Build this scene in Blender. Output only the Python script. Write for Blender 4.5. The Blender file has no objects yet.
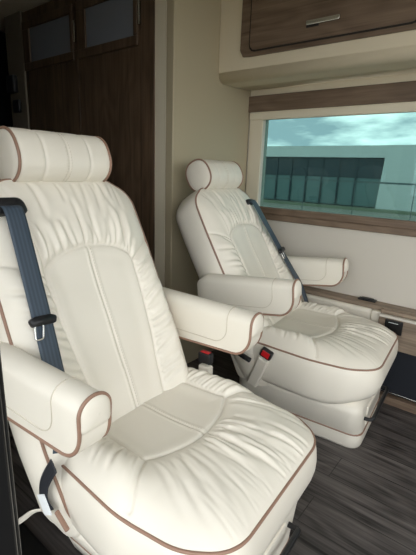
import bpy, bmesh, math, random
import numpy as np
from mathutils import Vector, Matrix

C = bpy.context.scene.collection
R = math.radians

# ------------------------------------------------------------------ materials
def new_mat(name):
    m = bpy.data.materials.new(name); m.use_nodes = True
    nt = m.node_tree
    return m, nt, nt.nodes['Principled BSDF'], nt.nodes, nt.links

def rgb(r, g, b):
    f = lambda c: (c/255/12.92) if c/255 <= .04045 else ((c/255+.055)/1.055)**2.4
    return (f(r), f(g), f(b), 1)

def plain(name, col, rough=.5, metal=0., spec=.5, bump=0., bscale=400.):
    m, nt, p, N, L = new_mat(name)
    p.inputs['Base Color'].default_value = col
    p.inputs['Roughness'].default_value = rough
    p.inputs['Metallic'].default_value = metal
    p.inputs['Specular IOR Level'].default_value = spec
    if bump:
        tc = N.new('ShaderNodeTexCoord'); n = N.new('ShaderNodeTexNoise'); b = N.new('ShaderNodeBump')
        n.inputs['Scale'].default_value = bscale; n.inputs['Detail'].default_value = 3
        b.inputs['Strength'].default_value = bump; b.inputs['Distance'].default_value = .002
        L.new(tc.outputs['Object'], n.inputs['Vector']); L.new(n.outputs['Fac'], b.inputs['Height'])
        L.new(b.outputs['Normal'], p.inputs['Normal'])
    return m

def wood(name, c1, c2, axis, rough=.5, scale=1.0, planks=None, spec=.4):
    """grain stretched along `axis`; optional plank joints (length, width)"""
    m, nt, p, N, L = new_mat(name)
    p.inputs['Roughness'].default_value = rough
    p.inputs['Specular IOR Level'].default_value = spec
    tc = N.new('ShaderNodeTexCoord')
    mp = N.new('ShaderNodeMapping')
    s = [22*scale, 22*scale, 22*scale]; s[axis] = 1.3*scale
    mp.inputs['Scale'].default_value = s
    L.new(tc.outputs['Object'], mp.inputs['Vector'])
    vec = mp.outputs['Vector']
    br = None
    if planks:
        br = N.new('ShaderNodeTexBrick')
        br.offset = .37; br.inputs['Scale'].default_value = 1
        br.inputs['Brick Width'].default_value = planks[0]; br.inputs['Row Height'].default_value = planks[1]
        br.inputs['Mortar Size'].default_value = .0016; br.inputs['Bias'].default_value = 0
        br.inputs['Color1'].default_value = (0, 0, 0, 1); br.inputs['Color2'].default_value = (1, 1, 1, 1)
        br.inputs['Mortar'].default_value = (.5, .5, .5, 1)
        L.new(tc.outputs['Object'], br.inputs['Vector'])
        add = N.new('ShaderNodeVectorMath'); add.operation = 'MULTIPLY_ADD'
        cmb = N.new('ShaderNodeCombineXYZ')
        for k in range(3): cmb.inputs[k].default_value = 7.3
        L.new(br.outputs['Color'], add.inputs[0]); L.new(cmb.outputs[0], add.inputs[1]); L.new(vec, add.inputs[2])
        vec = add.outputs[0]
    n1 = N.new('ShaderNodeTexNoise'); n1.inputs['Scale'].default_value = 1; n1.inputs['Detail'].default_value = 8
    n1.inputs['Roughness'].default_value = .65; n1.inputs['Distortion'].default_value = .8
    L.new(vec, n1.inputs['Vector'])
    mp2 = N.new('ShaderNodeMapping'); s2 = [130*scale]*3; s2[axis] = 2.5*scale
    mp2.inputs['Scale'].default_value = s2
    L.new(tc.outputs['Object'], mp2.inputs['Vector'])
    n2 = N.new('ShaderNodeTexNoise'); n2.inputs['Scale'].default_value = 1; n2.inputs['Detail'].default_value = 4
    L.new(mp2.outputs['Vector'], n2.inputs['Vector'])
    # cathedral grain: rings of a low noise
    mp3 = N.new('ShaderNodeMapping'); s3 = [5.5*scale]*3; s3[axis] = 1.1*scale
    mp3.inputs['Scale'].default_value = s3
    if planks:
        L.new(add.outputs[0], mp3.inputs['Vector']); mp3.inputs['Scale'].default_value = (.85, .25, .25) if axis == 0 else (.25, .85, .25)
    else:
        L.new(tc.outputs['Object'], mp3.inputs['Vector'])
    n3 = N.new('ShaderNodeTexNoise'); n3.inputs['Scale'].default_value = 1; n3.inputs['Detail'].default_value = 2
    L.new(mp3.outputs['Vector'], n3.inputs['Vector'])
    mm = N.new('ShaderNodeMath'); mm.operation = 'MULTIPLY'; mm.inputs[1].default_value = 60
    L.new(n3.outputs['Fac'], mm.inputs[0])
    sn = N.new('ShaderNodeMath'); sn.operation = 'SINE'; L.new(mm.outputs[0], sn.inputs[0])
    mx = N.new('ShaderNodeMath'); mx.operation = 'MULTIPLY_ADD'; mx.inputs[1].default_value = .55
    L.new(n2.outputs['Fac'], mx.inputs[0]); L.new(n1.outputs['Fac'], mx.inputs[2])
    mx2 = N.new('ShaderNodeMath'); mx2.operation = 'MULTIPLY_ADD'; mx2.inputs[1].default_value = .07
    L.new(sn.outputs[0], mx2.inputs[0]); L.new(mx.outputs[0], mx2.inputs[2])
    ramp = N.new('ShaderNodeValToRGB')
    ramp.color_ramp.elements[0].position = .5; ramp.color_ramp.elements[0].color = c1
    ramp.color_ramp.elements[1].position = 1.05; ramp.color_ramp.elements[1].color = c2
    L.new(mx2.outputs[0], ramp.inputs['Fac'])
    out = ramp.outputs['Color']
    if planks:
        k = N.new('ShaderNodeMixRGB'); k.blend_type = 'MULTIPLY'; k.inputs['Color2'].default_value = (.3, .3, .3, 1)
        L.new(br.outputs['Fac'], k.inputs['Fac']); L.new(out, k.inputs['Color1']); out = k.outputs['Color']
        h = N.new('ShaderNodeHueSaturation')
        v = N.new('ShaderNodeMath'); v.operation = 'MULTIPLY_ADD'; v.inputs[1].default_value = .5; v.inputs[2].default_value = .75
        L.new(br.outputs['Color'], v.inputs[0]); L.new(v.outputs[0], h.inputs['Value']); L.new(out, h.inputs['Color'])
        out = h.outputs['Color']
    L.new(out, p.inputs['Base Color'])
    b = N.new('ShaderNodeBump'); b.inputs['Strength'].default_value = .12; b.inputs['Distance'].default_value = .002
    L.new(mx.outputs[0], b.inputs['Height']); L.new(b.outputs['Normal'], p.inputs['Normal'])
    return m

def webbing(name, c1, c2):
    m, nt, p, N, L = new_mat(name)
    p.inputs['Roughness'].default_value = .55
    tc = N.new('ShaderNodeTexCoord'); w = N.new('ShaderNodeTexWave')
    w.bands_direction = 'X'; w.inputs['Scale'].default_value = 1.6; w.inputs['Distortion'].default_value = 0
    L.new(tc.outputs['UV'], w.inputs['Vector'])
    r = N.new('ShaderNodeValToRGB'); r.color_ramp.elements[0].color = c1; r.color_ramp.elements[1].color = c2
    L.new(w.outputs['Fac'], r.inputs['Fac']); L.new(r.outputs['Color'], p.inputs['Base Color'])
    return m

LEATHER = plain('cream_leather', rgb(229, 223, 210), .42, bump=.10, bscale=700, spec=.45)
PIPING = plain('taupe_piping', rgb(146, 115, 97), .5)
STITCH = plain('stitch_thread', rgb(206, 198, 182), .7)
BLACKP = plain('black_plastic', rgb(24, 25, 28), .45)
BLACKM = plain('black_gloss_trim', rgb(9, 10, 12), .4)
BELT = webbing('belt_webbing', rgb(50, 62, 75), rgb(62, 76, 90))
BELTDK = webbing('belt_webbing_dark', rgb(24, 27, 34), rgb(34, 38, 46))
CHROME = plain('brushed_chrome', rgb(215, 215, 212), .22, 1.)
RED = plain('red_release', rgb(205, 32, 38), .4)
WHITE = plain('white_label', rgb(235, 238, 240), .6)
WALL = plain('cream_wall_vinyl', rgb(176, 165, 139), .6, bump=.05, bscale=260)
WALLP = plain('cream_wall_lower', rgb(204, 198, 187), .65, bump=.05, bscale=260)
POST = plain('cream_post_vinyl', rgb(220, 211, 190), .6)
CABC = plain('cream_cabinet_shell', rgb(216, 205, 181), .5)
CEIL = plain('ceiling_vinyl', rgb(222, 214, 198), .7)
WOODC = wood('wood_cabinet', rgb(88, 72, 59), rgb(126, 107, 90), 0, .5)
WOODL = wood('wood_ledge', rgb(104, 90, 77), rgb(152, 135, 117), 0, .5)
WOODD = wood('wood_door', rgb(66, 53, 42), rgb(108, 88, 70), 2, .45)
FLOOR = wood('plank_floor', rgb(24, 22, 22), rgb(104, 98, 96), 0, .5, 1.0, (1.1, .13))
FROST = plain('frosted_panel', rgb(126, 132, 144), .5)
CARPET = plain('black_carpet_panel', rgb(22, 26, 34), .9, bump=.5, bscale=500)
GREYSEAM = plain('dark_gap', rgb(30, 24, 20), .7)

# ------------------------------------------------------------------ object helpers
def link(o, parent=None, label=None):
    C.objects.link(o)
    if parent is not None: o.parent = parent
    if label: o['label'] = label
    return o

def mesh_obj(name, V, F, mat, parent=None, smooth=True, label=None):
    me = bpy.data.meshes.new(name)
    me.from_pydata([tuple(map(float, v)) for v in V], [], [tuple(map(int, f)) for f in F])
    me.materials.append(mat)
    if smooth: me.polygons.foreach_set('use_smooth', [True]*len(me.polygons))
    me.update()
    return link(bpy.data.objects.new(name, me), parent, label)

def bm_obj(name, bm, mat, parent=None, smooth=False, label=None):
    me = bpy.data.meshes.new(name)
    bmesh.ops.recalc_face_normals(bm, faces=bm.faces)
    bm.to_mesh(me); bm.free(); me.materials.append(mat)
    if smooth: me.polygons.foreach_set('use_smooth', [True]*len(me.polygons))
    return link(bpy.data.objects.new(name, me), parent, label)

def add_box(bm, lo, hi, bev=0., seg=2, mat=None):
    c = [(a+b)/2 for a, b in zip(lo, hi)]; s = [abs(b-a) for a, b in zip(lo, hi)]
    M = Matrix.Translation(c) @ Matrix.Diagonal((*s, 1))
    if mat is not None: M = mat @ M
    r = bmesh.ops.create_cube(bm, size=1, matrix=M)
    if bev:
        es = list({e for v in r['verts'] for e in v.link_edges})
        bmesh.ops.bevel(bm, geom=es, offset=bev, segments=seg, profile=.5, affect='EDGES', clamp_overlap=True)

def box(name, lo, hi, mat, parent=None, bev=0., seg=2, label=None, M=None):
    bm = bmesh.new(); add_box(bm, lo, hi, bev, seg, M)
    o = bm_obj(name, bm, mat, parent, False, label)
    return o

def empty(name, loc, label, cat, group=None):
    o = bpy.data.objects.new(name, None); o.empty_display_size = .1
    C.objects.link(o); o.location = loc; o['label'] = label; o['category'] = cat
    if group: o['group'] = group
    return o

def tag(o, label, cat, group=None):
    o['label'] = label; o['category'] = cat
    if group: o['group'] = group
    return o

def structure(o, label=None, cat=None):
    o['kind'] = 'structure'
    if label: o['label'] = label
    if cat: o['category'] = cat
    return o

def tube_data(P, r, closed=False, n=8):
    P = np.asarray(P, float); m = len(P)
    if closed: T = np.roll(P, -1, 0)-np.roll(P, 1, 0)
    else:
        T = np.gradient(P, axis=0)
    T /= np.linalg.norm(T, axis=1)[:, None]+1e-12
    a = np.array([0, 0, 1.]) if abs(T[0][2]) < .9 else np.array([1., 0, 0])
    u = np.cross(T[0], a); u /= np.linalg.norm(u)
    V = []; F = []
    for i in range(m):
        u = u-T[i]*(u@T[i]); u /= np.linalg.norm(u); w = np.cross(T[i], u)
        for k in range(n):
            t = 2*math.pi*k/n
            V.append(P[i]+r*(math.cos(t)*u+math.sin(t)*w))
    mm = m if closed else m-1
    # closing twist: align the seam ring by nearest vertex
    sh = 0
    if closed:
        d = [np.linalg.norm(np.array(V[(m-1)*n+0])-np.array(V[k])) for k in range(n)]; sh = int(np.argmin(d))
    for i in range(mm):
        j = (i+1) % m; s = sh if (closed and j == 0) else 0
        for k in range(n):
            F.append((i*n+k, i*n+(k+1) % n, j*n+(k+1+s) % n, j*n+(k+s) % n))
    if not closed:
        F.append(tuple(range(n))[::-1]); F.append(tuple((m-1)*n+k for k in range(n)))
    return V, F

def tube(name, P, r, mat, parent=None, closed=False, n=8, label=None):
    V, F = tube_data(P, r, closed, n)
    return mesh_obj(name, V, F, mat, parent, True, label)

def smooth_path(P, n=12):
    """Catmull-Rom through points"""
    P = [np.array(p, float) for p in P]; Q = [2*P[0]-P[1]]+P+[2*P[-1]-P[-2]]; out = []
    for i in range(1, len(Q)-2):
        a, b, c, d = Q[i-1:i+3]
        for k in range(n):
            t = k/n
            out.append(.5*((2*b)+(c-a)*t+(2*a-5*b+4*c-d)*t*t+(3*b-a-3*c+d)*t**3))
    out.append(P[-1]); return np.array(out)

def ribbon(name, P, W, width, thick, mat, parent=None, label=None):
    """flat strap along P; W = width direction (one vector, or one per point)"""
    P = np.asarray(P, float); m = len(P)
    W = np.asarray(W, float); W = np.tile(W, (m, 1)) if W.ndim == 1 else W
    T = np.gradient(P, axis=0); T /= np.linalg.norm(T, axis=1)[:, None]
    W = W-T*(W*T).sum(1)[:, None]; W /= np.linalg.norm(W, axis=1)[:, None]
    Nn = np.cross(T, W); bm = bmesh.new(); rows = []
    uvl = bm.loops.layers.uv.new('UVMap'); uvs = {}
    cols = 6
    for i in range(m):
        row = []
        for s in (1, -1):
            for k in range(cols+1):
                t = k/cols; tt = t if s > 0 else 1-t
                v = bm.verts.new(P[i]+W[i]*width*(tt-.5)+Nn[i]*s*thick/2*(1 if 0 < k < cols else .4)); uvs[v] = (tt, i/m); row.append(v)
        rows.append(row)
    n = len(rows[0])
    for i in range(m-1):
        for k in range(n): bm.faces.new((rows[i][k], rows[i][(k+1) % n], rows[i+1][(k+1) % n], rows[i+1][k]))
    bm.faces.new(rows[0][::-1]); bm.faces.new(rows[-1])
    for f in bm.faces:
        for l in f.loops: l[uvl].uv = uvs[l.vert]
    return bm_obj(name, bm, mat, parent, True, label)

def resample(P, n, closed=True):
    P = np.asarray(P, float)
    Q = np.vstack([P, P[:1]]) if closed else P
    d = np.r_[0, np.cumsum(np.linalg.norm(np.diff(Q, axis=0), axis=1))]
    t = np.linspace(0, d[-1], n, endpoint=not closed)
    return np.stack([np.interp(t, d, Q[:, k]) for k in range(Q.shape[1])], 1)

def round_poly(P, rad, seg=14):
    """2D polygon with a fillet radius per corner"""
    P = [np.array(p, float) for p in P]; out = []; n = len(P)
    for i in range(n):
        a, b, c = P[i-1], P[i], P[(i+1) % n]; r = rad[i] if hasattr(rad, '__len__') else rad
        if r <= 0: out.append(b); continue
        u = (a-b)/np.linalg.norm(a-b); v = (c-b)/np.linalg.norm(c-b)
        ang = math.acos(max(-1, min(1, u@v))); t = r/math.tan(ang/2)
        t = min(t, .49*np.linalg.norm(a-b), .49*np.linalg.norm(c-b))
        p0, p1 = b+u*t, b+v*t
        for k in range(seg+1):
            s = k/seg; out.append((1-s)**2*p0+2*s*(1-s)*(b*.92+.08*(p0+p1)/2)+s*s*p1)
    return np.array(out)

def seg_dist(X, Y, poly):
    """distance of points to a polyline"""
    d = np.full(X.shape, 9.)
    for (x0, y0), (x1, y1) in zip(poly[:-1], poly[1:]):
        dx, dy = x1-x0, y1-y0; L = dx*dx+dy*dy+1e-12
        t = np.clip(((X-x0)*dx+(Y-y0)*dy)/L, 0, 1)
        d = np.minimum(d, np.hypot(X-x0-t*dx, Y-y0-t*dy))
    return d

def crease(X, Y, p0, p1, sig, amp, bend=0., f0=.12, f1=.35, g=1.75):
    """a leather fold from p0 to p1: sharp valley with soft shoulders"""
    dx, dy = p1[0]-p0[0], p1[1]-p0[1]; L = math.hypot(dx, dy); ux, uy = dx/L, dy/L
    t = ((X-p0[0])*ux+(Y-p0[1])*uy)/L
    d = -(X-p0[0])*uy+(Y-p0[1])*ux - bend*np.sin(np.pi*np.clip(t, 0, 1))
    w = sig*1.3*(.7+.9*np.clip(t, 0, 1))
    fade = np.clip(t/f0+.0, 0, 1)*np.clip((1-t)/f1, 0, 1)
    fade = fade*fade*(3-2*fade)
    return g*amp*fade*(-np.exp(-(d/w)**2)+.55*np.exp(-(d/(2.6*w))**2))

def in_poly(X, Y, poly):
    c = np.zeros(X.shape, bool); n = len(poly)
    for i in range(n):
        x0, y0 = poly[i]; x1, y1 = poly[(i+1) % n]
        if y0 == y1: continue
        cond = ((y0 > Y) != (y1 > Y)) & (X < (x1-x0)*(Y-y0)/(y1-y0)+x0)
        c ^= cond
    return c

def cushion(outline, centre, H, sides, rings=100, n=460, lift=0.0):
    """outline in (a,b); H(A,B,r) gives height; sides = [(inset, drop)] rings below the edge. Returns verts (a,b,h), faces, edge ring."""
    O = resample(outline, n); c = np.array(centre, float)
    rr = 1-(1-np.linspace(0, 1, rings+1)[1:])**1.25
    A = c[0]+rr[:, None]*(O[:, 0]-c[0]); B = c[1]+rr[:, None]*(O[:, 1]-c[1])
    RR = np.repeat(rr[:, None], n, 1)
    Hh = H(A, B, RR)
    V = [np.stack([A.ravel(), B.ravel(), Hh.ravel()], 1)]
    T = np.roll(O, -1, 0)-np.roll(O, 1, 0); T /= np.linalg.norm(T, axis=1)[:, None]
    area = np.sum(O[:, 0]*np.roll(O[:, 1], -1)-np.roll(O[:, 0], -1)*O[:, 1])
    Nn = np.stack([T[:, 1], -T[:, 0]], 1)*(1 if area > 0 else -1)
    for s in sides:
        ins, drop = s[0], s[1]
        f = s[2] if len(s) > 2 else None
        P = O-Nn*ins
        dr = np.full(n, drop)
        if f is not None: P, dr = f(P, dr, O)
        V.append(np.stack([P[:, 0], P[:, 1], -dr], 1))
    total = rings+len(sides)
    hc = H(np.array([[c[0]]]), np.array([[c[1]]]), np.array([[0.]]))[0, 0]
    V = np.vstack(V+[np.array([[c[0], c[1], hc]])]); ci = len(V)-1
    F = []
    for i in range(total-1):
        for k in range(n):
            k2 = (k+1) % n
            F.append((i*n+k, (i+1)*n+k, (i+1)*n+k2, i*n+k2))
    for k in range(n): F.append((ci, k, (k+1) % n))
    F.append(tuple((total-1)*n+k for k in range(n))[::-1])
    if area < 0: F = [f[::-1] for f in F]
    return V, F, O

# ------------------------------------------------------------------ captain chair: shared meshes
rng = random.Random(7)
MESH = {}

# --- seat cushion (local x forward, y left, z up; piping plane z = .395)
ZP = .402
SEAT_OUT = round_poly([(-.235, -.264), (.05, -.292), (.200, -.276), (.292, -.215), (.292, .215), (.200, .276), (.05, .292), (-.235, .264)],
                      [.05, .4, .14, .12, .12, .14, .4, .05])          # (x, y)
def seat_front_arc(y): return .060-.048*(abs(y)/.168)**2
SEAT_ARC = [(seat_front_arc(y), y) for y in np.linspace(-.168, .168, 25)]
SEAT_SEAMS = [SEAT_ARC,
              [(-.24, -.160), (-.10, -.166), (-.02, -.170), (.004, -.173), (.012, -.168)],
              [(-.24, .160), (-.10, .166), (-.02, .170), (.004, .173), (.012, .168)],
              [(.012, -.168), (.030, -.20), (.052, -.24), (.070, -.275)],
              [(.012, .168), (.030, .20), (.052, .24), (.070, .275)]]
INS = [(-.26, -.16), (-.02, -.17)]+SEAT_ARC+[(-.02, .17), (-.26, .16)]
creases_s = []
for k in range(40):                                              # front fan, insert -> piping
    y0 = rng.uniform(-.165, .20); q = rng.uniform(0, 1)
    x0 = seat_front_arc(min(abs(y0), .168))+rng.uniform(0, .04)
    x1 = rng.uniform(.14, .28); y1 = y0*(1.0+.55*(x1-x0)/.2)+rng.uniform(-.012, .012)
    strong = 1 if y0 > -.03 else .45
    creases_s.append(((x0, y0), (x1, y1), rng.uniform(.0035, .0075), rng.uniform(.0018, .0042)*strong, rng.uniform(-.008, .008)))
for k in range(26):                                              # short folds pulled from the piping inward
    y1 = rng.uniform(-.2, .24); x1 = .29; x0 = rng.uniform(.12, .2); y0 = y1*.85+rng.uniform(-.015, .015)
    strong = 1 if y1 > .0 else .4
    creases_s.append(((x1, y1), (x0, y0), rng.uniform(.003, .005), rng.uniform(.0015, .0034)*strong, rng.uniform(-.006, .006)))
for s in (-1, 1):                                                # gathers of both side bolsters
    for k in range(14):
        x0 = -.19+k*.0150+rng.uniform(-.003, .003)
        x1 = x0+.012+rng.uniform(-.01, .02)+(.03*(x0+.2)/.2)
        creases_s.append(((x0, s*.172), (x1, s*rng.uniform(.235, .268)), rng.uniform(.0035, .0052), rng.uniform(.0024, .0044), rng.uniform(-.004, .004)))

def seat_H(A, B, r):
    h = .043*(1-np.clip(r, 0, 1)**(5.5+5.5*np.clip((.16-A)/.12, 0, 1)))+.021*np.exp(-((np.abs(B)-.23)/.05)**2)*np.clip((.1-A)/.1,0,1)*(1-np.clip(r,0,1)**11)
    ins = in_poly(A, B, INS)
    dseam = np.full(A.shape, 9.)
    for s in SEAT_SEAMS: dseam = np.minimum(dseam, seg_dist(A, B, s))
    h += np.where(ins, -.006, .006)*(1-np.exp(-(dseam/.03)**2))*(1-np.clip(r, 0, 1)**8)
    h -= .0055*np.exp(-(dseam/.0042)**2)+.003*np.exp(-(dseam/.014)**2)
    edge = np.clip((1-r)/.05, 0, 1)
    cr = np.zeros(A.shape)
    for c in creases_s: cr += crease(A, B, *c, g=1.45)
    h += cr*np.where(ins, .0, 1.)*(.25+.75*edge)
    # slight dish in the middle where people sit, broad irregular softness
    h -= .006*np.exp(-((A+.1)**2/.02+(B)**2/.03))
    h += .0010*np.sin(A*31+B*17)*np.sin(B*23-A*11)*edge
    # centre double stitch valley
    dc = np.abs(B); on = ins & (A > -.23)
    h -= np.where(on, .0022*np.exp(-(dc/.0035)**2)-.0012*np.exp(-((dc-.009)/.004)**2), 0)
    return h
def seat_side(P, dr, O):
    # front of the shell rises a little and tucks back under
    t = np.clip((O[:, 0]-.12)/.15, 0, 1)
    k = np.clip((dr-.06)/.13, 0, 1)
    P = P.copy(); P[:, 0] -= .030*k**2*t
    dr = dr-.035*k*t
    return P, dr
sides = [(-.004, .010), (-.008, .030), (-.011, .060), (-.011, .090), (-.010, .125), (-.007, .155), (-.001, .180), (.010, .196), (.028, .203), (.06, .205)]
sides = [(s[0], s[1]*.88, seat_side) for s in sides]
V, F, O = cushion(SEAT_OUT, (.02, 0), seat_H, sides)
V[:, 2] += ZP
MESH['seat'] = (V, F)
MESH['seat_pipe'] = tube_data(np.c_[resample(O, 220), np.full(220, ZP-.001)], .0040, True)

def dashes(paths, H, frame, L=.0052, gap=.003, w=.0009, up=.0006):
    """thread stitches lying on a surface: small bars; paths in (a,b)"""
    V = []; F = []
    for P in paths:
        P = np.asarray(P, float)
        d = np.r_[0, np.cumsum(np.linalg.norm(np.diff(P, axis=0), axis=1))]
        s = 0
        while s+L < d[-1]:
            q = [np.array([np.interp(s+e, d, P[:, 0]), np.interp(s+e, d, P[:, 1])]) for e in (0, L)]
            hh = H(np.array([[q[0][0], q[1][0]]]), np.array([[q[0][1], q[1][1]]]), np.array([[.3, .3]]))[0]
            t = (q[1]-q[0])/L; nn = np.array([-t[1], t[0]])*w
            b = len(V)
            for i in (0, 1):
                for sg in (-1, 1):
                    for z in (0, 1):
                        p = q[i]+nn*sg*(1 if z == 0 else .6); V.append(frame(p[0], p[1], hh[i]+up*(2*z-.6)))
            F += [(b, b+1, b+3, b+2), (b+4, b+6, b+7, b+5), (b, b+4, b+5, b+1), (b+2, b+3, b+7, b+6), (b+1, b+5, b+7, b+3), (b, b+2, b+6, b+4)]
            s += L+gap
    return V, F
MESH['seat_stitch'] = dashes([[(-.19, s*.0065), (.052, s*.0065)] for s in (-1, 1)], lambda A, B, r: seat_H(A, B, np.hypot((A-.02)/.26, B/.26)), lambda a, b, h: (a, b, h+ZP))

# --- backrest: coordinates a = y (left), b = up the back, n = out of the front
def back_half(s):
    return [(s*.255, -.20), (s*.268, .02), (s*.268, .16), (s*.266, .33), (s*.262, .50), (s*.252, .652), (s*.165, .704)]
pl = back_half(-1)[::-1]+back_half(1)
BACK_OUT = round_poly([(-a, b) for a, b in pl], [.06, .085, .25, .3, .3, .3, .08, .08, .3, .3, .3, .25, .085, .06])
arch = []
for t in np.linspace(math.pi, 0, 41):
    arch.append((.152*math.cos(t), .425+.070*math.sin(t)**.85))
BACK_SEAMS = [arch,
              [(-.152, .425), (-.148, .3), (-.138, .20), (-.122, .08), (-.105, -.05)],
              [(.152, .425), (.148, .3), (.138, .20), (.122, .08), (.105, -.05)],
              [(-.152, .430), (-.19, .455), (-.225, .474), (-.256, .488)],
              [(.152, .430), (.19, .455), (.225, .474), (.256, .488)]]
BINS = arch+[(.148, .3), (.138, .2), (.122, .08), (.09, -.2), (-.09, -.2), (-.122, .08), (-.138, .2), (-.148, .3)]
creases_b = []
for k in range(21):                                              # yoke gathers above the arch
    t = math.pi*(.04+.92*(k+rng.uniform(-.35, .35))/20)
    a0, b0 = .152*math.cos(t), .425+.070*abs(math.sin(t))**.85
    L = rng.uniform(.07, .19); a1 = a0*1.18+rng.uniform(-.012, .012); b1 = min(b0+L, .675)
    creases_b.append(((a0, b0), (a1, b1), rng.uniform(.0042, .0075), rng.uniform(.0028, .0056), rng.uniform(-.007, .007)))
for k in range(15):                                              # folds falling from the top edge
    a1 = rng.uniform(-.20, .20); creases_b.append(((a1, .697), (a1*.9+rng.uniform(-.02, .02), rng.uniform(.55, .62)), rng.uniform(.004, .007), rng.uniform(.0015, .003), rng.uniform(-.006, .006)))
for s in (-1, 1):
    for k in range(14):                                          # side bolsters
        b0 = .03+k*.0290+rng.uniform(-.006, .006); a0 = np.interp(b0, [-.05, .08, .2, .3, .43], [.105, .122, .138, .148, .152])
        a1 = rng.uniform(.215, .275); b1 = b0+(.035+.02*rng.random())*(1 if b0 > .1 else .6)
        creases_b.append(((s*a0, b0), (s*a1, b1), rng.uniform(.0048, .0072), rng.uniform(.0036, .0062), rng.uniform(-.005, .005)))
def back_H(A, B, r):
    h = .036*(1-np.clip(r, 0, 1)**6.5)
    ins = in_poly(A, B, BINS)
    dseam = np.full(A.shape, 9.)
    for s in BACK_SEAMS: dseam = np.minimum(dseam, seg_dist(A, B, s))
    h += np.where(ins, -.006, .006)*(1-np.exp(-(dseam/.03)**2))*(1-np.clip(r, 0, 1)**8)
    h += .026*np.exp(-((np.abs(A)-.220)/.05)**2)*np.clip((.50-B)/.3, 0, 1)*(1-np.clip(r, 0, 1)**9)
    h -= .0055*np.exp(-(dseam/.0042)**2)+.003*np.exp(-(dseam/.014)**2)
    edge = np.clip((1-r)/.04, 0, 1)
    cr = np.zeros(A.shape)
    for c in creases_b: cr += crease(A, B, *c)
    h += cr*np.where(ins, 0., 1.)*(.25+.75*edge)
    h += .002*np.sin(A*29+B*13)*np.sin(B*21-A*9)*edge
    dc = np.abs(A)
    h -= np.where(ins, .0022*np.exp(-(dc/.0035)**2)-.0012*np.exp(-((dc-.009)/.004)**2), 0)
    return h
bs = [(-.003, .010), (-.006, .030), (-.007, .060), (-.005, .085), (-.003, .115), (.006, .135), (.016, .150), (.036, .164), (.07, .170)]
def back_side(P, dr, O):
    T = np.roll(O, -1, 0)-np.roll(O, 1, 0); T /= np.linalg.norm(T, axis=1)[:, None]
    area = np.sum(O[:, 0]*np.roll(O[:, 1], -1)-np.roll(O[:, 0], -1)*O[:, 1])
    Nn = np.stack([T[:, 1], -T[:, 0]], 1)*(1 if area > 0 else -1)
    k = math.sin(min(1, dr[0]/.14)*math.pi)**.7*np.clip((.62-O[:, 1])/.4, 0.12, 1)*np.abs(Nn[:, 0])
    return P+Nn*(.018*k)[:, None], dr
bs = [(s_[0], s_[1], back_side) for s_ in bs]
V, F, O = cushion(BACK_OUT, (0, .26), back_H, bs, rings=110, n=560)
fb = lambda a, b, h: (h-.012, a, b)
MESH['back'] = ([fb(*v) for v in V], [f[::-1] for f in F])
Op = resample(O, 300)
MESH['back_pipe'] = tube_data([fb(a*1.011, b, -.003) for a, b in Op], .0042, True)
MESH['back_stitch'] = dashes([[(s*.0065, .485), (s*.0065, -.02)] for s in (-1, 1)], lambda A, B, r: back_H(A, B, np.clip(np.hypot(A/.27, (B-.26)/.45), 0, 1)), fb)

# --- headrest: padded roll across the chair
def headrest():
    cx, cb = -.018, .769; hw = .147; n = 48; V = []; F = []
    def section(t):
        c, s = math.cos(t), math.sin(t)
        x = (.074 if c > 0 else .062)*np.sign(c)*abs(c)**.86
        z = .073*np.sign(s)*abs(s)**.84
        return x, z
    ys = np.concatenate([np.linspace(-hw, hw, 90)])
    rows = []
    def sc(y):
        f = 1-.0*(abs(y)/hw)
        for y0, d, w in ((-.074, .036, .0034), (.074, .036, .0034), (0, .026, .003)):
            f -= d*math.exp(-((y-y0)/w)**2)+.012*math.exp(-((y-y0)/.012)**2)
        f -= .05*max(0, (abs(y)/hw-.90)/.1)**2
        return f
    for y in ys: rows.append([(cx+section(2*math.pi*k/n)[0]*sc(y), y, cb+section(2*math.pi*k/n)[1]*sc(y)) for k in range(n)])
    # domed ends
    for e, lst in ((-1, 0), (1, 1)):
        caps = []
        for j in range(1, 9):
            a = j/8*math.pi/2; f = .95*math.cos(a)**.75 if j < 8 else .02
            caps.append([(cx+section(2*math.pi*k/n)[0]*f, e*(hw+.013*math.sin(a)), cb+section(2*math.pi*k/n)[1]*f) for k in range(n)])
        rows = caps[::-1]+rows if e < 0 else rows+caps
    m = len(rows)
    for r_ in rows: V += r_
    for i in range(m-1):
        for k in range(n): F.append((i*n+k, i*n+(k+1) % n, (i+1)*n+(k+1) % n, (i+1)*n+k))
    F.append(tuple(range(n))); F.append(tuple((m-1)*n+k for k in range(n))[::-1])
    pip = [[(cx+section(2*math.pi*k/64)[0]*.965, e*(hw+.002), cb+section(2*math.pi*k/64)[1]*.965) for k in range(64)] for e in (-1, 1)]
    st = []
    for y in (-.0055, .0055):
        st.append([(cx+section(2*math.pi*k/96)[0]*sc(y)*1.004, y, cb+section(2*math.pi*k/96)[1]*sc(y)*1.004) for k in range(97)])
    return V, F, pip, st
hv, hf, hp, hst = headrest()
MESH['head'] = (hv, [f[::-1] for f in hf])
MESH['head_pipe'] = [tube_data(p, .0042, True) for p in hp]
def thread3(P, L=.0052, gap=.003, r=.0008):
    P = np.asarray(P); d = np.r_[0, np.cumsum(np.linalg.norm(np.diff(P, axis=0), axis=1))]
    V = []; F = []; s = 0
    while s+L < d[-1]:
        q = [np.array([np.interp(s+e, d, P[:, k]) for k in range(3)]) for e in np.linspace(0, L, 3)]
        v, f = tube_data(q, r, False, 5); b = len(V); V += v; F += [tuple(i+b for i in ff) for ff in f]; s += L+gap
    return V, F
def merge(parts):
    V = []; F = []
    for v, f in parts:
        b = len(V); V += list(v); F += [tuple(i+b for i in ff) for ff in f]
    return V, F
MESH['head_stitch'] = merge([thread3(p) for p in hst])

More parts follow.
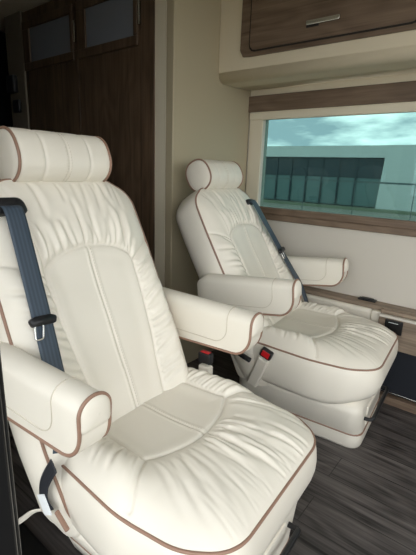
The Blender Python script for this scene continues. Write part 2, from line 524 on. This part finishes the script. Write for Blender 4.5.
# --- armrest in its own frame: origin at rear pivot, x forward, y centred, z up; side = outer direction
def armrest():
    L = .450; w = .037; n = 36
    def top(x): return .077-.006*(x/L)-(.030*max(0, (.06-x)/.06)**2)
    def bot(x):
        b = -.085+.016*(x/L)
        R_ = .062
        if x > L-R_:
            t = (x-(L-R_))/R_; b += (top(x)-b)*.50*(1-math.sqrt(max(0, 1-t**2.2)))
        if x < .05: b += .05*((.05-x)/.05)**2
        return b
    def hw(x):
        f = 1
        if x < .05: f *= .62+.38*math.sqrt(max(0, 1-((.05-x)/.05)**2))
        return w*f
    def sect(x, k):
        """closed D section: rounded top, small-radius bottom; k in 0..n"""
        h = hw(x); t, b = top(x), bot(x); rt = h*.98; rb = min(.012, (t-b)*.2)
        rt_z = min(rt, (t-b)*.6)
        path = []
        for a in np.linspace(math.pi, 0, 21): path.append((rt*math.cos(a)*h/rt, t-rt_z+rt_z*abs(math.sin(a))**.9))
        for a in np.linspace(0, -math.pi/2, 7): path.append((h-rb+rb*math.cos(a), b+rb+rb*math.sin(a)))
        for a in np.linspace(-math.pi/2, -math.pi, 7): path.append((-h+rb+rb*math.cos(a), b+rb+rb*math.sin(a)))
        return path
    xs = np.concatenate([np.linspace(0, L-.10, 30), L-.10+.10*np.sin(np.linspace(0, math.pi/2, 30)[1:])])
    rows = [[(x, y, z) for y, z in sect(x, 0)] for x in xs]
    # front end: cap bulges past the piping
    last = sect(L, 0); cy = 0; cz = np.mean([p[1] for p in last])
    for j in range(1, 13):
        a = j/12*math.pi/2; f = math.cos(a) if j < 12 else .01
        rows.append([(L+.014*math.sin(a), y*f, cz+(z-cz)*f) for y, z in last])
    m = len(rows); n = len(rows[0]); V = [p for r_ in rows for p in r_]; F = []
    for i in range(m-1):
        for k in range(n): F.append((i*n+k, (i+1)*n+k, (i+1)*n+(k+1) % n, i*n+(k+1) % n))
    F.append(tuple(range(n))[::-1]); F.append(tuple((m-1)*n+k for k in range(n)))
    # piping: along the lower outer edge, around the front, back along the lower inner edge
    P = []
    for x in xs: P.append((x, -hw(x)+.001, bot(x)+.006))
    for y, z in last[:21]: P.append((L+.001, y*1.0, z))
    for x in xs[::-1]: P.append((x, hw(x)-.001, bot(x)+.006))
    P = np.array(P); keep = [0]
    for i in range(1, len(P)):
        if np.linalg.norm(P[i]-P[keep[-1]]) > .004: keep.append(i)
    pipe = tube_data(P[keep], .0042, False)
    welts = []
    for s in (-1, 1):                                            # decorative welt on both flanks, curving up near the front, over the top
        Q = []
        for x in np.linspace(.03, L-.135, 24): Q.append((x, s*(hw(x)+.0004), bot(.2)+.036))
        for a in np.linspace(0, math.pi/2, 14)[1:]: Q.append((L-.135+.05*math.sin(a), s*(w+.0004), bot(.2)+.036+.05*(1-math.cos(a))))
        xe = L-.085
        for a in np.linspace(0, math.pi/2, 12): Q.append((xe, s*(w+.0004)*math.cos(a), top(xe)-w*.98+w*.99*abs(math.sin(a))**.9))
        Q = np.array(Q)
        welts.append(tube_data(Q, .0015, False, 6))
    return (V, F), pipe, merge(welts)
(MESH['arm'], MESH['arm_pipe'], MESH['arm_welt']) = armrest()

# --- pedestal skirt
def pedestal():
    V = []; F = []; n = 120
    prof = [(.0, .174, -.30, .250, .05), (.012, .180, -.305, .256, .05), (.075, .200, -.31, .258, .05), (.082, .199, -.31, .256, .05), (.089, .205, -.31, .258, .05),
            (.15, .236, -.30, .256, .05), (.20, .258, -.29, .256, .05), (.24, .262, -.28, .25, .05)]
    rows = []
    for z, hw, x0, x1, r in prof:
        P = resample(round_poly([(x0, -hw), (x1, -hw), (x1, hw), (x0, hw)], r), n)
        rows.append(np.c_[P, np.full(n, z)])
    for r_ in rows: V += [tuple(p) for p in r_]
    for i in range(len(rows)-1):
        for k in range(n): F.append((i*n+k, i*n+(k+1) % n, (i+1)*n+(k+1) % n, (i+1)*n+k))
    F.append(tuple(range(n))[::-1]); F.append(tuple((len(rows)-1)*n+k for k in range(n)))
    pr = rows[3].copy(); c = pr.mean(0); pr = c+(pr-c)*1.005; pr[:, 2] = .082
    return (V, F), tube_data(pr, .0042, True)
MESH['ped'], MESH['ped_pipe'] = pedestal()

DATA = {}
def inst(key, name, mat, parent, label=None):
    if key not in DATA:
        V, F = MESH[key]; o = mesh_obj(name, V, F, mat); DATA[key] = o.data; o.name = name; o.parent = parent
    else:
        o = bpy.data.objects.new(name, DATA[key]); C.objects.link(o); o.parent = parent
    if label: o['label'] = label
    return o

def captain_chair(loc, yaw, pivot_x, back_dy, recline, arm_tilt, arm_x, belt, label):
    """belt = -1 or +1: the side carrying the shoulder belt"""
    t = empty('captain_chair', loc, label, 'chair', 'captain chairs'); t.rotation_euler.z = R(yaw)
    RM = Matrix.Translation((pivot_x, back_dy, .42)) @ Matrix.Rotation(-R(recline), 4, 'Y')
    def up(n, a, b): return np.array(RM @ Vector((n, a, b)))
    # base
    o = inst('ped', 'pedestal', LEATHER, t); inst('ped_pipe', 'piping', PIPING, o, 'taupe piping low around the pedestal')
    rec = box('front_recess', (.244, -.125, .10), (.262, .125, .185), LEATHER, t, .004)
    P = smooth_path([(.24, -.155, .150), (.272, -.155, .150), (.285, -.150, .155), (.290, -.125, .160), (.290, 0, .162), (.290, .125, .160), (.285, .150, .155), (.272, .155, .150), (.24, .155, .150)], 6)
    tube('adjuster_bar', P, .0080, BLACKP, t, label='black metal pull bar under the front of the seat')
    # seat
    s = inst('seat', 'seat_cushion', LEATHER, t); s.location.y = .010 if belt < 0 else -.004
    inst('seat_pipe', 'piping', PIPING, s, 'taupe piping around the seat edge'); inst('seat_stitch', 'stitching', STITCH, s)
    # back
    b = inst('back', 'backrest', LEATHER, t); b.matrix_local = RM
    inst('back_pipe', 'piping', PIPING, b, 'taupe piping around the backrest edge'); inst('back_stitch', 'stitching', STITCH, b)
    h = inst('head', 'headrest', LEATHER, t); h.matrix_local = RM @ Matrix.Translation((0, .009 if belt < 0 else .004, 0))
    for i in (0, 1):
        MESH['hp%d' % i] = MESH['head_pipe'][i]; inst('hp%d' % i, 'piping', PIPING, h, 'taupe piping at one end of the headrest')
    inst('head_stitch', 'stitching', STITCH, h)
    for a in (-.075, .075):
        q = tube('headrest_post', [(-.05, a, .63), (-.04, a, .71), (-.03, a, .75)], .007, BLACKP, t); q.matrix_local = RM
    for sd in (-1, 1):                                           # padded hinge cover below the backrest, each side
        Pz = resample(round_poly([(-.345, .46), (-.20, .46), (-.165, .34), (-.09, .235), (-.16, .185), (-.275, .20), (-.325, .30)], .05), 60)
        hb = bmesh.new(); rws = []
        for yy, ins_ in ((.20, .0), (.256, .0), (.264, .004), (.268, .014)):
            cc = Pz.mean(0); dd = np.linalg.norm(Pz-cc, axis=1)[:, None]
            Q = cc+(Pz-cc)*(1-ins_/dd); rws.append([hb.verts.new((q[0], sd*yy, q[1])) for q in Q])
        for i in range(3):
            for k in range(60): hb.faces.new((rws[i][k], rws[i][(k+1) % 60], rws[i+1][(k+1) % 60], rws[i+1][k]))
        hb.faces.new(rws[0]); hb.faces.new(rws[-1])
        bm_obj('hinge_cover', hb, LEATHER, t, True)
    # arms
    for sd in (-1, 1):
        am = inst('arm', 'armrest', LEATHER, t)
        am.matrix_local = Matrix.Translation((-.455+arm_x+(.018 if sd > 0 else 0), sd*.302, .611-((.025 if sd < 0 else .036) if recline > 28 else 0))) @ Matrix.Rotation(-R(arm_tilt), 4, 'Y')
        inst('arm_pipe', 'piping', PIPING, am, 'taupe piping along the armrest edge'); inst('arm_welt', 'stitching', STITCH, am)
        # arm bracket at the pivot
        k = box('armrest_bracket', (-.44, sd*.255 if sd > 0 else -.295, .555), (-.37, sd*.295 if sd > 0 else -.255, .625), LEATHER, t, .012, 3)
    # shoulder belt
    sd = belt
    ab = .198 if sd < 0 else .148
    bz = bmesh.new()
    Pz = resample(round_poly([(-.050, -.018), (.050, -.018), (.044, .026), (-.044, .026)], [.010, .010, .04, .04]), 40)*(1 if sd < 0 else .72)
    for (off, sc) in ((.0, 1.0), (.016, .95), (.022, .82)):
        for p in Pz: bz.verts.new((off, sd*ab+p[0]*sc, (.616 if sd < 0 else .598)+p[1]*sc))
    bz.verts.ensure_lookup_table(); nz = 40
    for i in range(2):
        for k in range(nz): bz.faces.new([bz.verts[j] for j in (i*nz+k, i*nz+(k+1) % nz, (i+1)*nz+(k+1) % nz, (i+1)*nz+k)])
    bz.faces.new([bz.verts[2*nz+k] for k in range(nz)])
    z = bm_obj('belt_guide', bz, BLACKP, t, True, 'black plastic shoulder belt guide'); z.matrix_local = RM @ Matrix.Translation((.016, 0, 0))
    if sd < 0:
        pts = [up(.030, -.198, .622), up(.050, -.198, .600), up(.052, -.202, .52), up(.050, -.207, .42), up(.050, -.213, .325), up(.050, -.222, .21),
               up(.050, -.232, .10), up(.05, -.262, .02)]
        Wd = np.array(RM.to_3x3() @ Vector((0, 1, 0)))
    else:
        pts = [up(.030, .148, .606), up(.050, .150, .585), up(.052, .168, .49), up(.052, .190, .40), up(.052, .208, .31), up(.058, .222, .20), up(.062, .236, .10), up(.05, .245, .0)]
        Wd = np.array(RM.to_3x3() @ Vector((0, 1, .25)))
    P = smooth_path(pts, 10)
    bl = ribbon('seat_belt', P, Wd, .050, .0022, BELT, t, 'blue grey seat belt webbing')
    # latch tongue
    i0 = int(10*4); c = P[i0]; T = P[i0+1]-P[i0-1]; T /= np.linalg.norm(T); Nn = np.cross(Wd/np.linalg.norm(Wd), T); Nn /= np.linalg.norm(Nn)
    if Nn[0] < 0: Nn = -Nn
    Wn = np.cross(T, Nn)
    Mt = Matrix(((Wn[0], T[0], Nn[0], c[0]), (Wn[1], T[1], Nn[1], c[1]), (Wn[2], T[2], Nn[2], c[2]), (0, 0, 0, 1)))
    lg = bmesh.new()
    prism = resample(round_poly([(-.036, -.006), (-.02, -.013), (.02, -.013), (.036, -.006), (.03, .012), (-.03, .012)], .006), 40)
    lo = [lg.verts.new((x, y, -.002)) for x, y in prism]; hi = [lg.verts.new((x*.95, y*.9, .010)) for x, y in prism]
    for k in range(40): lg.faces.new((lo[k], lo[(k+1) % 40], hi[(k+1) % 40], hi[k]))
    lg.faces.new(lo[::-1]); lg.faces.new(hi)
    tg = bm_obj('latch_tongue', lg, BLACKP, t, True, 'black latch tongue on the belt'); tg.matrix_local = Mt
    sg = 1 if sd < 0 else 1
    ring = resample(round_poly([(-.013, .010), (.013, .010), (.011, .050), (-.011, .050)], .006), 40)
    V, F = tube_data([(x*.85+.012+.18*y, y*.85, .006) for x, y in ring], .0026, True, 6)
    rg = mesh_obj('latch_plate', V, F, CHROME, tg, True, 'chrome latch loop')
    # lower belt run and anchor
    if sd < 0:
        low = smooth_path([(-.15, -.293, .43), (-.170, -.298, .395), (-.184, -.302, .36), (-.184, -.304, .325), (-.165, -.300, .300)], 8)
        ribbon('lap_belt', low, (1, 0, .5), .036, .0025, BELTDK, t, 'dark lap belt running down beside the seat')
        Mq = Matrix.Translation((-.180, -.3065, .312)) @ Matrix.Rotation(R(-32), 4, 'Y')
        box('care_label', (-.018, -.0015, -.026), (.018, .0015, .026), WHITE, t, .001, 1, 'white fabric label on the belt anchor', Mq)
        Mq = Matrix.Translation((-.122, -.300, .296)) @ Matrix.Rotation(R(36), 4, 'Y')
        box('anchor_bracket', (-.026, -.005, -.006), (.026, .005, .006), PIPING, t, .003, 2, 'taupe trimmed belt anchor bracket', Mq)
    # buckle on the other side: cream stalk, black head, red button
    sb = -sd
    if sd < 0: q0, q1, yb = np.array((-.150, 0, .28)), np.array((-.155, 0, .476)), .306
    else: q0, q1, yb = np.array((-.20, 0, .20)), np.array((-.130, 0, .380)), .272
    ax = q1-q0; Lq = np.linalg.norm(ax); ang = math.atan2(ax[0], ax[2])
    Mb = Matrix.Translation((q0[0], sb*yb, q0[2])) @ Matrix.Rotation(-sb*R(0 if sd < 0 else 9), 4, 'X') @ Matrix.Rotation(ang, 4, 'Y')
    bk = box('buckle_stalk', (-.024, -.014, 0), (.024, .014, Lq-.03), LEATHER, t, .007, 3, None); bk.matrix_local = Mb
    hd = box('buckle', (-.026, -.013, Lq-.022), (.026, .013, Lq+.018), BLACKP, t, .007, 3, 'black belt buckle with red release'); hd.matrix_local = Mb
    if sd < 0: box('release_button', (-.018, -.008, Lq+.013), (.018, .008, Lq+.0205), RED, hd, .002, 2, 'red release button')
    else: box('release_button', (-.017, -.0155, Lq-.012), (.017, -.0125, Lq+.016), RED, hd, .001, 2, 'red release button')
    # recline lever
    if sd > 0:
      P = smooth_path([(-.27, sb*.262, .345), (-.265, sb*.30, .347), (-.235, sb*.315, .343), (-.195, sb*.318, .333)], 6)
      tube('recline_lever', P, .011, BLACKP, t, label='black recline lever')
    return t

near = captain_chair((-.612, .700, 0), 3.0, -.178, -.012, 24.0, 0.0, .022, -1, 'cream leather captain chair nearest the camera, in front of the dark wooden doors')
far = captain_chair((-.638, 1.662, 0), 5.0, -.205, -.004, 30.6, 7.0, -.015, 1, 'cream leather captain chair beside the window, farther from the camera')

# small cream pull strap behind the near seat
tb = ribbon('pull_strap', smooth_path([(-.24, -.275, .236), (-.262, -.293, .230), (-.30, -.30, .19), (-.341, -.30, .148)], 6), (.6, 0, 1), .014, .004, LEATHER, near, 'cream leather pull strap')

# ------------------------------------------------------------------ setting
YW, XB, YD, ZC = 2.12, -1.40, 1.465, 2.02
o = structure(box('floor', (-3.3, .10, -.05), (1.7, 2.3, 0), FLOOR)); o['label'] = 'grey brown wood plank floor'
o = structure(box('ceiling', (-3.3, .0, ZC), (1.7, 2.3, ZC+.05), CEIL))

# window wall with its opening
WX0, WX1, WZ0, WZ1 = -1.305, .45, .895, 1.400
bm = bmesh.new()
add_box(bm, (-3.3, YW, -.05), (1.7, YW+.06, WZ0)); add_box(bm, (-3.3, YW, WZ1), (1.7, YW+.06, ZC))
add_box(bm, (-3.3, YW, WZ0), (WX0, YW+.06, WZ1)); add_box(bm, (WX1, YW, WZ0), (1.7, YW+.06, WZ1))
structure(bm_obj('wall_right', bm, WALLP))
# bulkhead behind the far chair
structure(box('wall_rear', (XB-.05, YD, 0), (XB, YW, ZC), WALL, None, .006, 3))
structure(box('trim_1', (-1.522, YD, 0), (XB-.05, YD+.05, ZC), POST))
structure(box('trim_2', (-1.612, YD-.006, 0), (-1.522, YD+.05, ZC), WOODD, None, .003))
structure(box('trim_3', (-2.93, YD-.01, 0), (-2.72, YD+.05, ZC), plain('taupe_post', rgb(128, 120, 106), .7), None, .004))
structure(box('wall_back', (-3.3, .1, 0), (-3.25, 2.2, ZC), BLACKP))  # black colour stands in for the darkness at the aisle end
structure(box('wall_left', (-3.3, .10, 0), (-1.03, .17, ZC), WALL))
structure(box('wall_light_block', (-3.3, .165, 0), (-1.45, .60, ZC), WALL))  # unseen partition, added to keep daylight off the rear of the aisle
structure(box('trim_4', (-1.03, .06, -.1), (-.92, .17, ZC), BLACKM, None, .01, 3))

structure(box('wall_front', (1.65, .1, 0), (1.7, 2.2, .95), WALL))
structure(box('trim_7', (-.97, .06, 1.76), (1.7, .17, ZC), WALL, None, .01))
# two wardrobe doors with frosted windows
def panel_door(name, x0, x1):
    d = structure(box(name, (x0+.003, YD, .02), (x1-.003, YD+.03, ZC-.01), WOODD, None, .003))
    zb, zt = 1.672, 1.95
    bm = bmesh.new(); f = .045
    add_box(bm, (x0+.02, YD-.016, zb), (x1-.02, YD, zb+f), .004); add_box(bm, (x0+.02, YD-.016, zt-f), (x1-.02, YD, zt), .004)
    add_box(bm, (x0+.02, YD-.016, zb+f), (x0+.02+f+.03, YD, zt-f), .004); add_box(bm, (x1-.02-.028, YD-.016, zb+f), (x1-.02, YD, zt-f), .004)
    bm_obj('window_frame', bm, WOODD, d)
    box('frosted_pane', (x0+.02+f+.03, YD-.006, zb+f), (x1-.02-.028, YD-.001, zt-f), FROST, d, .0015, 1, 'grey frosted pane')
    box('hinge', (x1-.017, YD-.012, 1.76), (x1-.006, YD, 1.87), CHROME, d, .002, 2, 'metal hinge')
    return d
panel_door('door_1', -2.14, -1.612)
panel_door('door_2', -2.72, -2.14)

# dark handset and switch at the end of the aisle
w = box('wall_handset', (-2.90, YD-.05, 1.55), (-2.80, YD-.012, 1.66), BLACKP, None, .012, 3)
tag(w, 'black latch box on the pale post at the dark end of the aisle', 'latch')
w = box('wall_switch', (-2.86, YD-.035, 1.43), (-2.78, YD-.012, 1.51), BLACKP, None, .008, 3)
tag(w, 'small black switch box below the latch box on the pale post', 'switch')

# black door pillar next to the camera
bm = bmesh.new()
add_box(bm, (-.55, .06, -.12), (-.50, .204, ZC), .006, 3)
add_box(bm, (-.56, .06, -.12), (-.52, .217, ZC), .005, 3)
structure(bm_obj('trim_5', bm, BLACKM))
# black seat rail on the floor by the near chair
bm = bmesh.new(); add_box(bm, (-1.06, .30, 0), (-.30, .44, .045), .006, 2); add_box(bm, (-1.06, .345, .045), (-.30, .36, .052), .002, 1)
tag(bm_obj('floor_rail', bm, BLACKM), 'black rail along the floor left of the near chair pedestal', 'rail')

# window: cream frame, tinted pane, wooden sill
gm, nt, p, N, L = new_mat('tinted_glass')
N.remove(p); tr = N.new('ShaderNodeBsdfTransparent'); tr.inputs[0].default_value = (.375, .49, .475, 1)
gl = N.new('ShaderNodeBsdfGlossy'); gl.inputs['Roughness'].default_value = .02; gl.inputs['Color'].default_value = (.8, 1, 1, 1)
fr = N.new('ShaderNodeFresnel'); fr.inputs[0].default_value = 1.3; mx = N.new('ShaderNodeMixShader')
L.new(fr.outputs[0], mx.inputs[0]); L.new(tr.outputs[0], mx.inputs[1]); L.new(gl.outputs[0], mx.inputs[2])
L.new(mx.outputs[0], N['Material Output'].inputs['Surface'])
bm = bmesh.new()
add_box(bm, (-1.39, YW-.012, .898), (-1.303, YW, 1.432), .004)
add_box(bm, (-1.39, YW-.022, 1.392), (.60, YW, 1.436), .006)
add_box(bm, (.455, YW-.012, .898), (.60, YW, 1.392), .004)
win = structure(bm_obj('window_1', bm, POST))
box('pane', (WX0-.01, YW+.025, WZ0-.01), (WX1+.01, YW+.030, WZ1+.01), gm, win, label='tinted window pane')
bm = bmesh.new()
add_box(bm, (-1.345, YW-.030, .862), (.62, YW, .903), .006, 3); add_box(bm, (-1.345, YW-.020, .828), (.62, YW, .864), .004, 2)
bm_obj('window_sill', bm, WOODC, win, label='dark wooden sill under the window')
structure(box('trim_8', (-1.398, YW-.010, 1.5235), (1.0, YW, 1.560), POST, None, .002))
structure(box('trim_6', (-1.418, YW-.020, 1.436), (1.0, YW, 1.523), WOODC, None, .004))

# overhead cabinet
cab = empty('overhead_cabinet', (-.2, 1.96, 1.556), 'cream overhead cabinet with dark wooden doors above the window', 'cabinet')
Rr = .045; sec = []
YC, ZB = 1.80, 1.556
sec = [(YW-.001, ZB), (YC+.16, ZB-.010)]
for a in np.linspace(0, math.pi/2, 12): sec.append((YC+Rr-Rr*math.sin(a), ZB-.012+Rr-Rr*math.cos(a)))
sec += [(YC, ZC-.001), (YW-.001, ZC-.001)]
x0, x1 = XB+.001+.2, 1.2
V = [(x0, y-1.96, z-ZB) for y, z in sec]+[(x1, y-1.96, z-ZB) for y, z in sec]; n = len(sec)
F = [(k, (k+1) % n, n+(k+1) % n, n+k) for k in range(n)]+[tuple(range(n))[::-1], tuple(range(n, 2*n))]
bmh = bmesh.new(); vs = [bmh.verts.new(v) for v in V]
for f in F: bmh.faces.new([vs[i] for i in f])
cb = bm_obj('body', bmh, CABC, cab)
cb.data.polygons.foreach_set('use_smooth', [len(p_.vertices) == 4 and abs(p_.normal.x) < .5 and (.02 < abs(p_.normal.y) < .999) for p_ in cb.data.polygons])
def plate(name, xa, xb, za, zb, ya, yb, rad, mat, parent, label=None):
    P = resample(round_poly([(xa, za), (xb, za), (xb, zb), (xa, zb)], rad), 120); bm = bmesh.new()
    A = [bm.verts.new((x+.2, yb-1.96, z-ZB)) for x, z in P]; c = P.mean(0)
    B = [bm.verts.new((x+.2, ya+.003-1.96, z-ZB)) for x, z in P]
    D = [bm.verts.new((c[0]+.2+(x-c[0])*(1-.006/(xb-xa)), ya-1.96, c[1]-ZB+(z-c[1])*(1-.006/(zb-za)))) for x, z in P]
    for k in range(120):
        k2 = (k+1) % 120
        bm.faces.new((A[k], A[k2], B[k2], B[k])); bm.faces.new((B[k], B[k2], D[k2], D[k]))
    bm.faces.new(D)
    return bm_obj(name, bm, mat, parent, False, label)
plate('face_frame', -1.263, .55, 1.640, 1.985, YC-.012, YC, .032, WOODC, cab)
for xa, xb, hx in ((-1.205, -.455, -.835), (-.395, .48, .04)):
    plate('door_gap', xa-.008, xb+.008, 1.656, 1.968, YC-.0135, YC-.011, .034, GREYSEAM, cab, 'dark gap around a cabinet door')
    d = plate('door', xa, xb, 1.665, 1.960, YC-.018, YC-.012, .03, WOODC, cab)
    bm = bmesh.new()
    add_box(bm, (hx-.075+.2, YC-.034-1.96, 1.719-ZB), (hx+.075+.2, YC-.018-1.96, 1.738-ZB), .005, 3)
    bm_obj('handle', bm, CHROME, d, False, 'brushed chrome pull')
    box('handle_shadow', (hx-.078+.2, YC-.0195-1.96, 1.713-ZB), (hx-.02+.2, YC-.0175-1.96, 1.741-ZB), BLACKP, d, .0005, 1, 'black plate standing in for the shadow behind the pull')  # shadow at the left half of the pull, drawn as a black plate

# side ledge / low cabinet under the window
sc_ = empty('side_cabinet', (0, 2.014, 0), 'low wooden side cabinet with a black socket and black kick panel', 'cabinet')
lg_ = empty('wall_ledge', (0, 2.0, 0), 'long wooden ledge with cream padded front below the window', 'ledge')
def sbox(name, lo, hi, mat, parent=None, bev=.003, label=None):
    return box(name, (lo[0], lo[1]-2.0, lo[2]), (hi[0], hi[1]-2.0, hi[2]), mat, parent or sc_, bev, 2, label)
bm = bmesh.new()
add_box(bm, (-1.395, 2.035-2, .452), (1.4, 2.119-2, .474), .003)
bm_obj('top', bm, WOODL, lg_)
bm = bmesh.new(); add_box(bm, (-.485, 1.99-2, .4525), (1.4, 2.020-2, .471), .003); bm_obj('top', bm, WOODL, sc_)
sbox('edge_strip', (-.485, 1.966, .440), (1.4, 1.992, .452), WALLP, label='pale edge strip')
sbox('front_panel', (-.485, 1.972, .285), (1.4, 2.03, .440), WOODL)
sbox('lower_panel', (-.485, 1.985, .045), (1.4, 2.03, .285), CARPET, label='black carpeted kick panel')
sbox('base_board', (-.485, 1.955, .0), (1.4, 2.03, .042), WOODC)
sbox('metal_strip', (-.485, 1.981, .052), (1.4, 1.986, .056), CHROME, label='thin metal strip')
ot = sbox('outlet', (-.452, 1.962, .368), (-.372, 1.973, .436), BLACKM, label='black socket plate')
sbox('outlet_rim', (-.436, 1.9605, .422), (-.392, 1.9625, .4245), WHITE, ot, .0005, 'small pale marking on the socket')
bm = bmesh.new(); add_box(bm, (-1.395, 2.016-2, 0), (-.53, 2.07-2, .4515), .018, 4); add_box(bm, (-.53, 2.010-2, 0), (-.484, 2.05-2, .4515), .006, 3)
bm_obj('side_panel', bm, LEATHER, lg_, False, 'cream padded side panel')
v = bmesh.new(); add_box(v, (-.625, 2.070, .474), (-.535, 2.108, .482), .003, 2); add_box(v, (-.61, 2.075, .482), (-.55, 2.103, .487), .002, 2)
tag(bm_obj('ledge_latch', v, BLACKP), 'small black latch plate on the wooden ledge below the window', 'latch')

# ------------------------------------------------------------------ outside
ASPH = plain('asphalt', rgb(158, 154, 144), .9); 
bm = bmesh.new(); add_box(bm, (-80, -40, -.8), (60, 90, -.6))
o = structure(bm_obj('ground', bm, ASPH), 'grey tarmac yard outside the window')
OUTW = plain('white_render', rgb(214, 218, 216), .7); OUTG = plain('dark_glazing', rgb(44, 58, 66), .25); OUTG2 = plain('lower_glazing', rgb(104, 128, 128), .3)
OUTM = plain('grey_post', rgb(92, 104, 106), .6); GRASS = plain('grass_strip', rgb(132, 138, 118), .95)
bd = empty('office_building', (-10, 24, -.6), 'white flat roofed building with a dark glass front seen through the window', 'building')
def bbox(name, lo, hi, mat, parent=bd, bev=0, label=None): return box(name, (lo[0]+10, lo[1]-24, lo[2]+.6), (hi[0]+10, hi[1]-24, hi[2]+.6), mat, parent, bev, 2, label)
bbox('shell', (-24, 22.6, -.6), (-6.1, 32, 2.0), OUTW)
bm = bmesh.new(); add_box(bm, (-24+10, 21.7-24, 2.03+.6), (-6.1+10, 33-24, 2.62+.6)); bm_obj('roof_fascia', bm, OUTW, bd)
bbox('glass_front', (-24, 22.0, 1.0), (-6.15, 22.5, 2.05), OUTG, label='dark upper glazing')
bbox('lower_glass', (-24, 22.05, -.45), (-6.05, 22.5, 1.0), OUTG2, label='greenish lower glazing')
for i in range(16):
    x = -7.6-i*.95; bbox('mullion', (x-.05, 21.96, -.45), (x+.05, 22.0, 2.05), OUTG)
# slanted white end pier and the set-back wing
bm = bmesh.new(); P = [(-6.30, -.6), (-4.2, -.6), (-4.5, 2.63), (-6.12, 2.63)]
a = [bm.verts.new((x+10, 21.66-24, z+.6)) for x, z in P]; b = [bm.verts.new((x+10, 23-24, z+.6)) for x, z in P]
for k in range(4): bm.faces.new((a[k], a[(k+1) % 4], b[(k+1) % 4], b[k]))
bm.faces.new(a); bm.faces.new(b[::-1]); bm_obj('end_pier', bm, OUTW, bd)
bbox('wing', (-4.55, 22.9, -.6), (10, 32, 2.58), plain('pale_grey_render', rgb(186, 194, 194), .7), label='set back pale wing')
gs = box('lawn_strip', (-26, 20.8, -.6), (-3, 21.6, -.48), GRASS); structure(gs, 'strip of grass before the building')
fe = empty('mesh_fence', (-8, 18, -.6), 'thin metal rail fence in front of the building outside', 'fence')
bm = bmesh.new(); add_box(bm, (-22, -.02, 1.42), (16, .02, 1.49)); bm_obj('rail', bm, OUTM, fe)
for i in range(8):
    x = -10.2+i*2.4; box('post', (x-.015, -.015, 0), (x+.015, .015, 1.45), OUTM, fe)

# ------------------------------------------------------------------ sky
wd = bpy.data.worlds.new('sky'); bpy.context.scene.world = wd; wd.use_nodes = True
N = wd.node_tree.nodes; L = wd.node_tree.links; bg = N['Background']
tc = N.new('ShaderNodeTexCoord'); mp = N.new('ShaderNodeMapping'); mp.inputs['Scale'].default_value = (2.2, 2.2, 9.0)
n1 = N.new('ShaderNodeTexNoise'); n1.inputs['Scale'].default_value = 2.4; n1.inputs['Detail'].default_value = 5; n1.inputs['Roughness'].default_value = .55
rp = N.new('ShaderNodeValToRGB'); rp.color_ramp.elements[0].position = .39; rp.color_ramp.elements[0].color = (.27, .31, .345, 1)
rp.color_ramp.elements[1].position = .66; rp.color_ramp.elements[1].color = (1.0, .985, .955, 1)
L.new(tc.outputs['Generated'], mp.inputs['Vector']); L.new(mp.outputs['Vector'], n1.inputs['Vector'])
L.new(n1.outputs['Fac'], rp.inputs['Fac']); sx = N.new('ShaderNodeSeparateXYZ'); L.new(tc.outputs['Generated'], sx.inputs[0])
gr = N.new('ShaderNodeMapRange'); gr.inputs['To Min'].default_value = 1.22; gr.inputs['To Max'].default_value = .55; L.new(sx.outputs['Z'], gr.inputs['Value'])
mu = N.new('ShaderNodeMixRGB'); mu.blend_type = 'MULTIPLY'; mu.inputs['Fac'].default_value = 1
L.new(rp.outputs['Color'], mu.inputs['Color1']); L.new(gr.outputs['Result'], mu.inputs['Color2']); L.new(mu.outputs['Color'], bg.inputs['Color'])
bg.inputs['Strength'].default_value = 5.2

# ------------------------------------------------------------------ camera
cam = bpy.data.cameras.new('camera'); co = bpy.data.objects.new('camera', cam); C.objects.link(co)
yaw, pit, rol = R(128.2366), R(-14.9737), R(2.1356)
fw = Vector((math.cos(pit)*math.cos(yaw), math.cos(pit)*math.sin(yaw), math.sin(pit)))
rt = fw.cross(Vector((0, 0, 1))).normalized(); up_ = rt.cross(fw)
r2 = rt*math.cos(rol)+up_*math.sin(rol); u2 = -rt*math.sin(rol)+up_*math.cos(rol)
co.matrix_world = Matrix(((r2.x, u2.x, -fw.x, 0), (r2.y, u2.y, -fw.y, 0), (r2.z, u2.z, -fw.z, 1.1), (0, 0, 0, 1)))
cam.sensor_fit = 'VERTICAL'; cam.sensor_height = 24.0; cam.lens = 400/555*24.0
cam.clip_start = .01; cam.clip_end = 500
sc = bpy.context.scene; sc.camera = co
vs_ = sc.view_settings; vs_.view_transform = 'Standard'; vs_.look = 'None'; vs_.exposure = 0.05; vs_.gamma = 1; vs_.use_curve_mapping = False
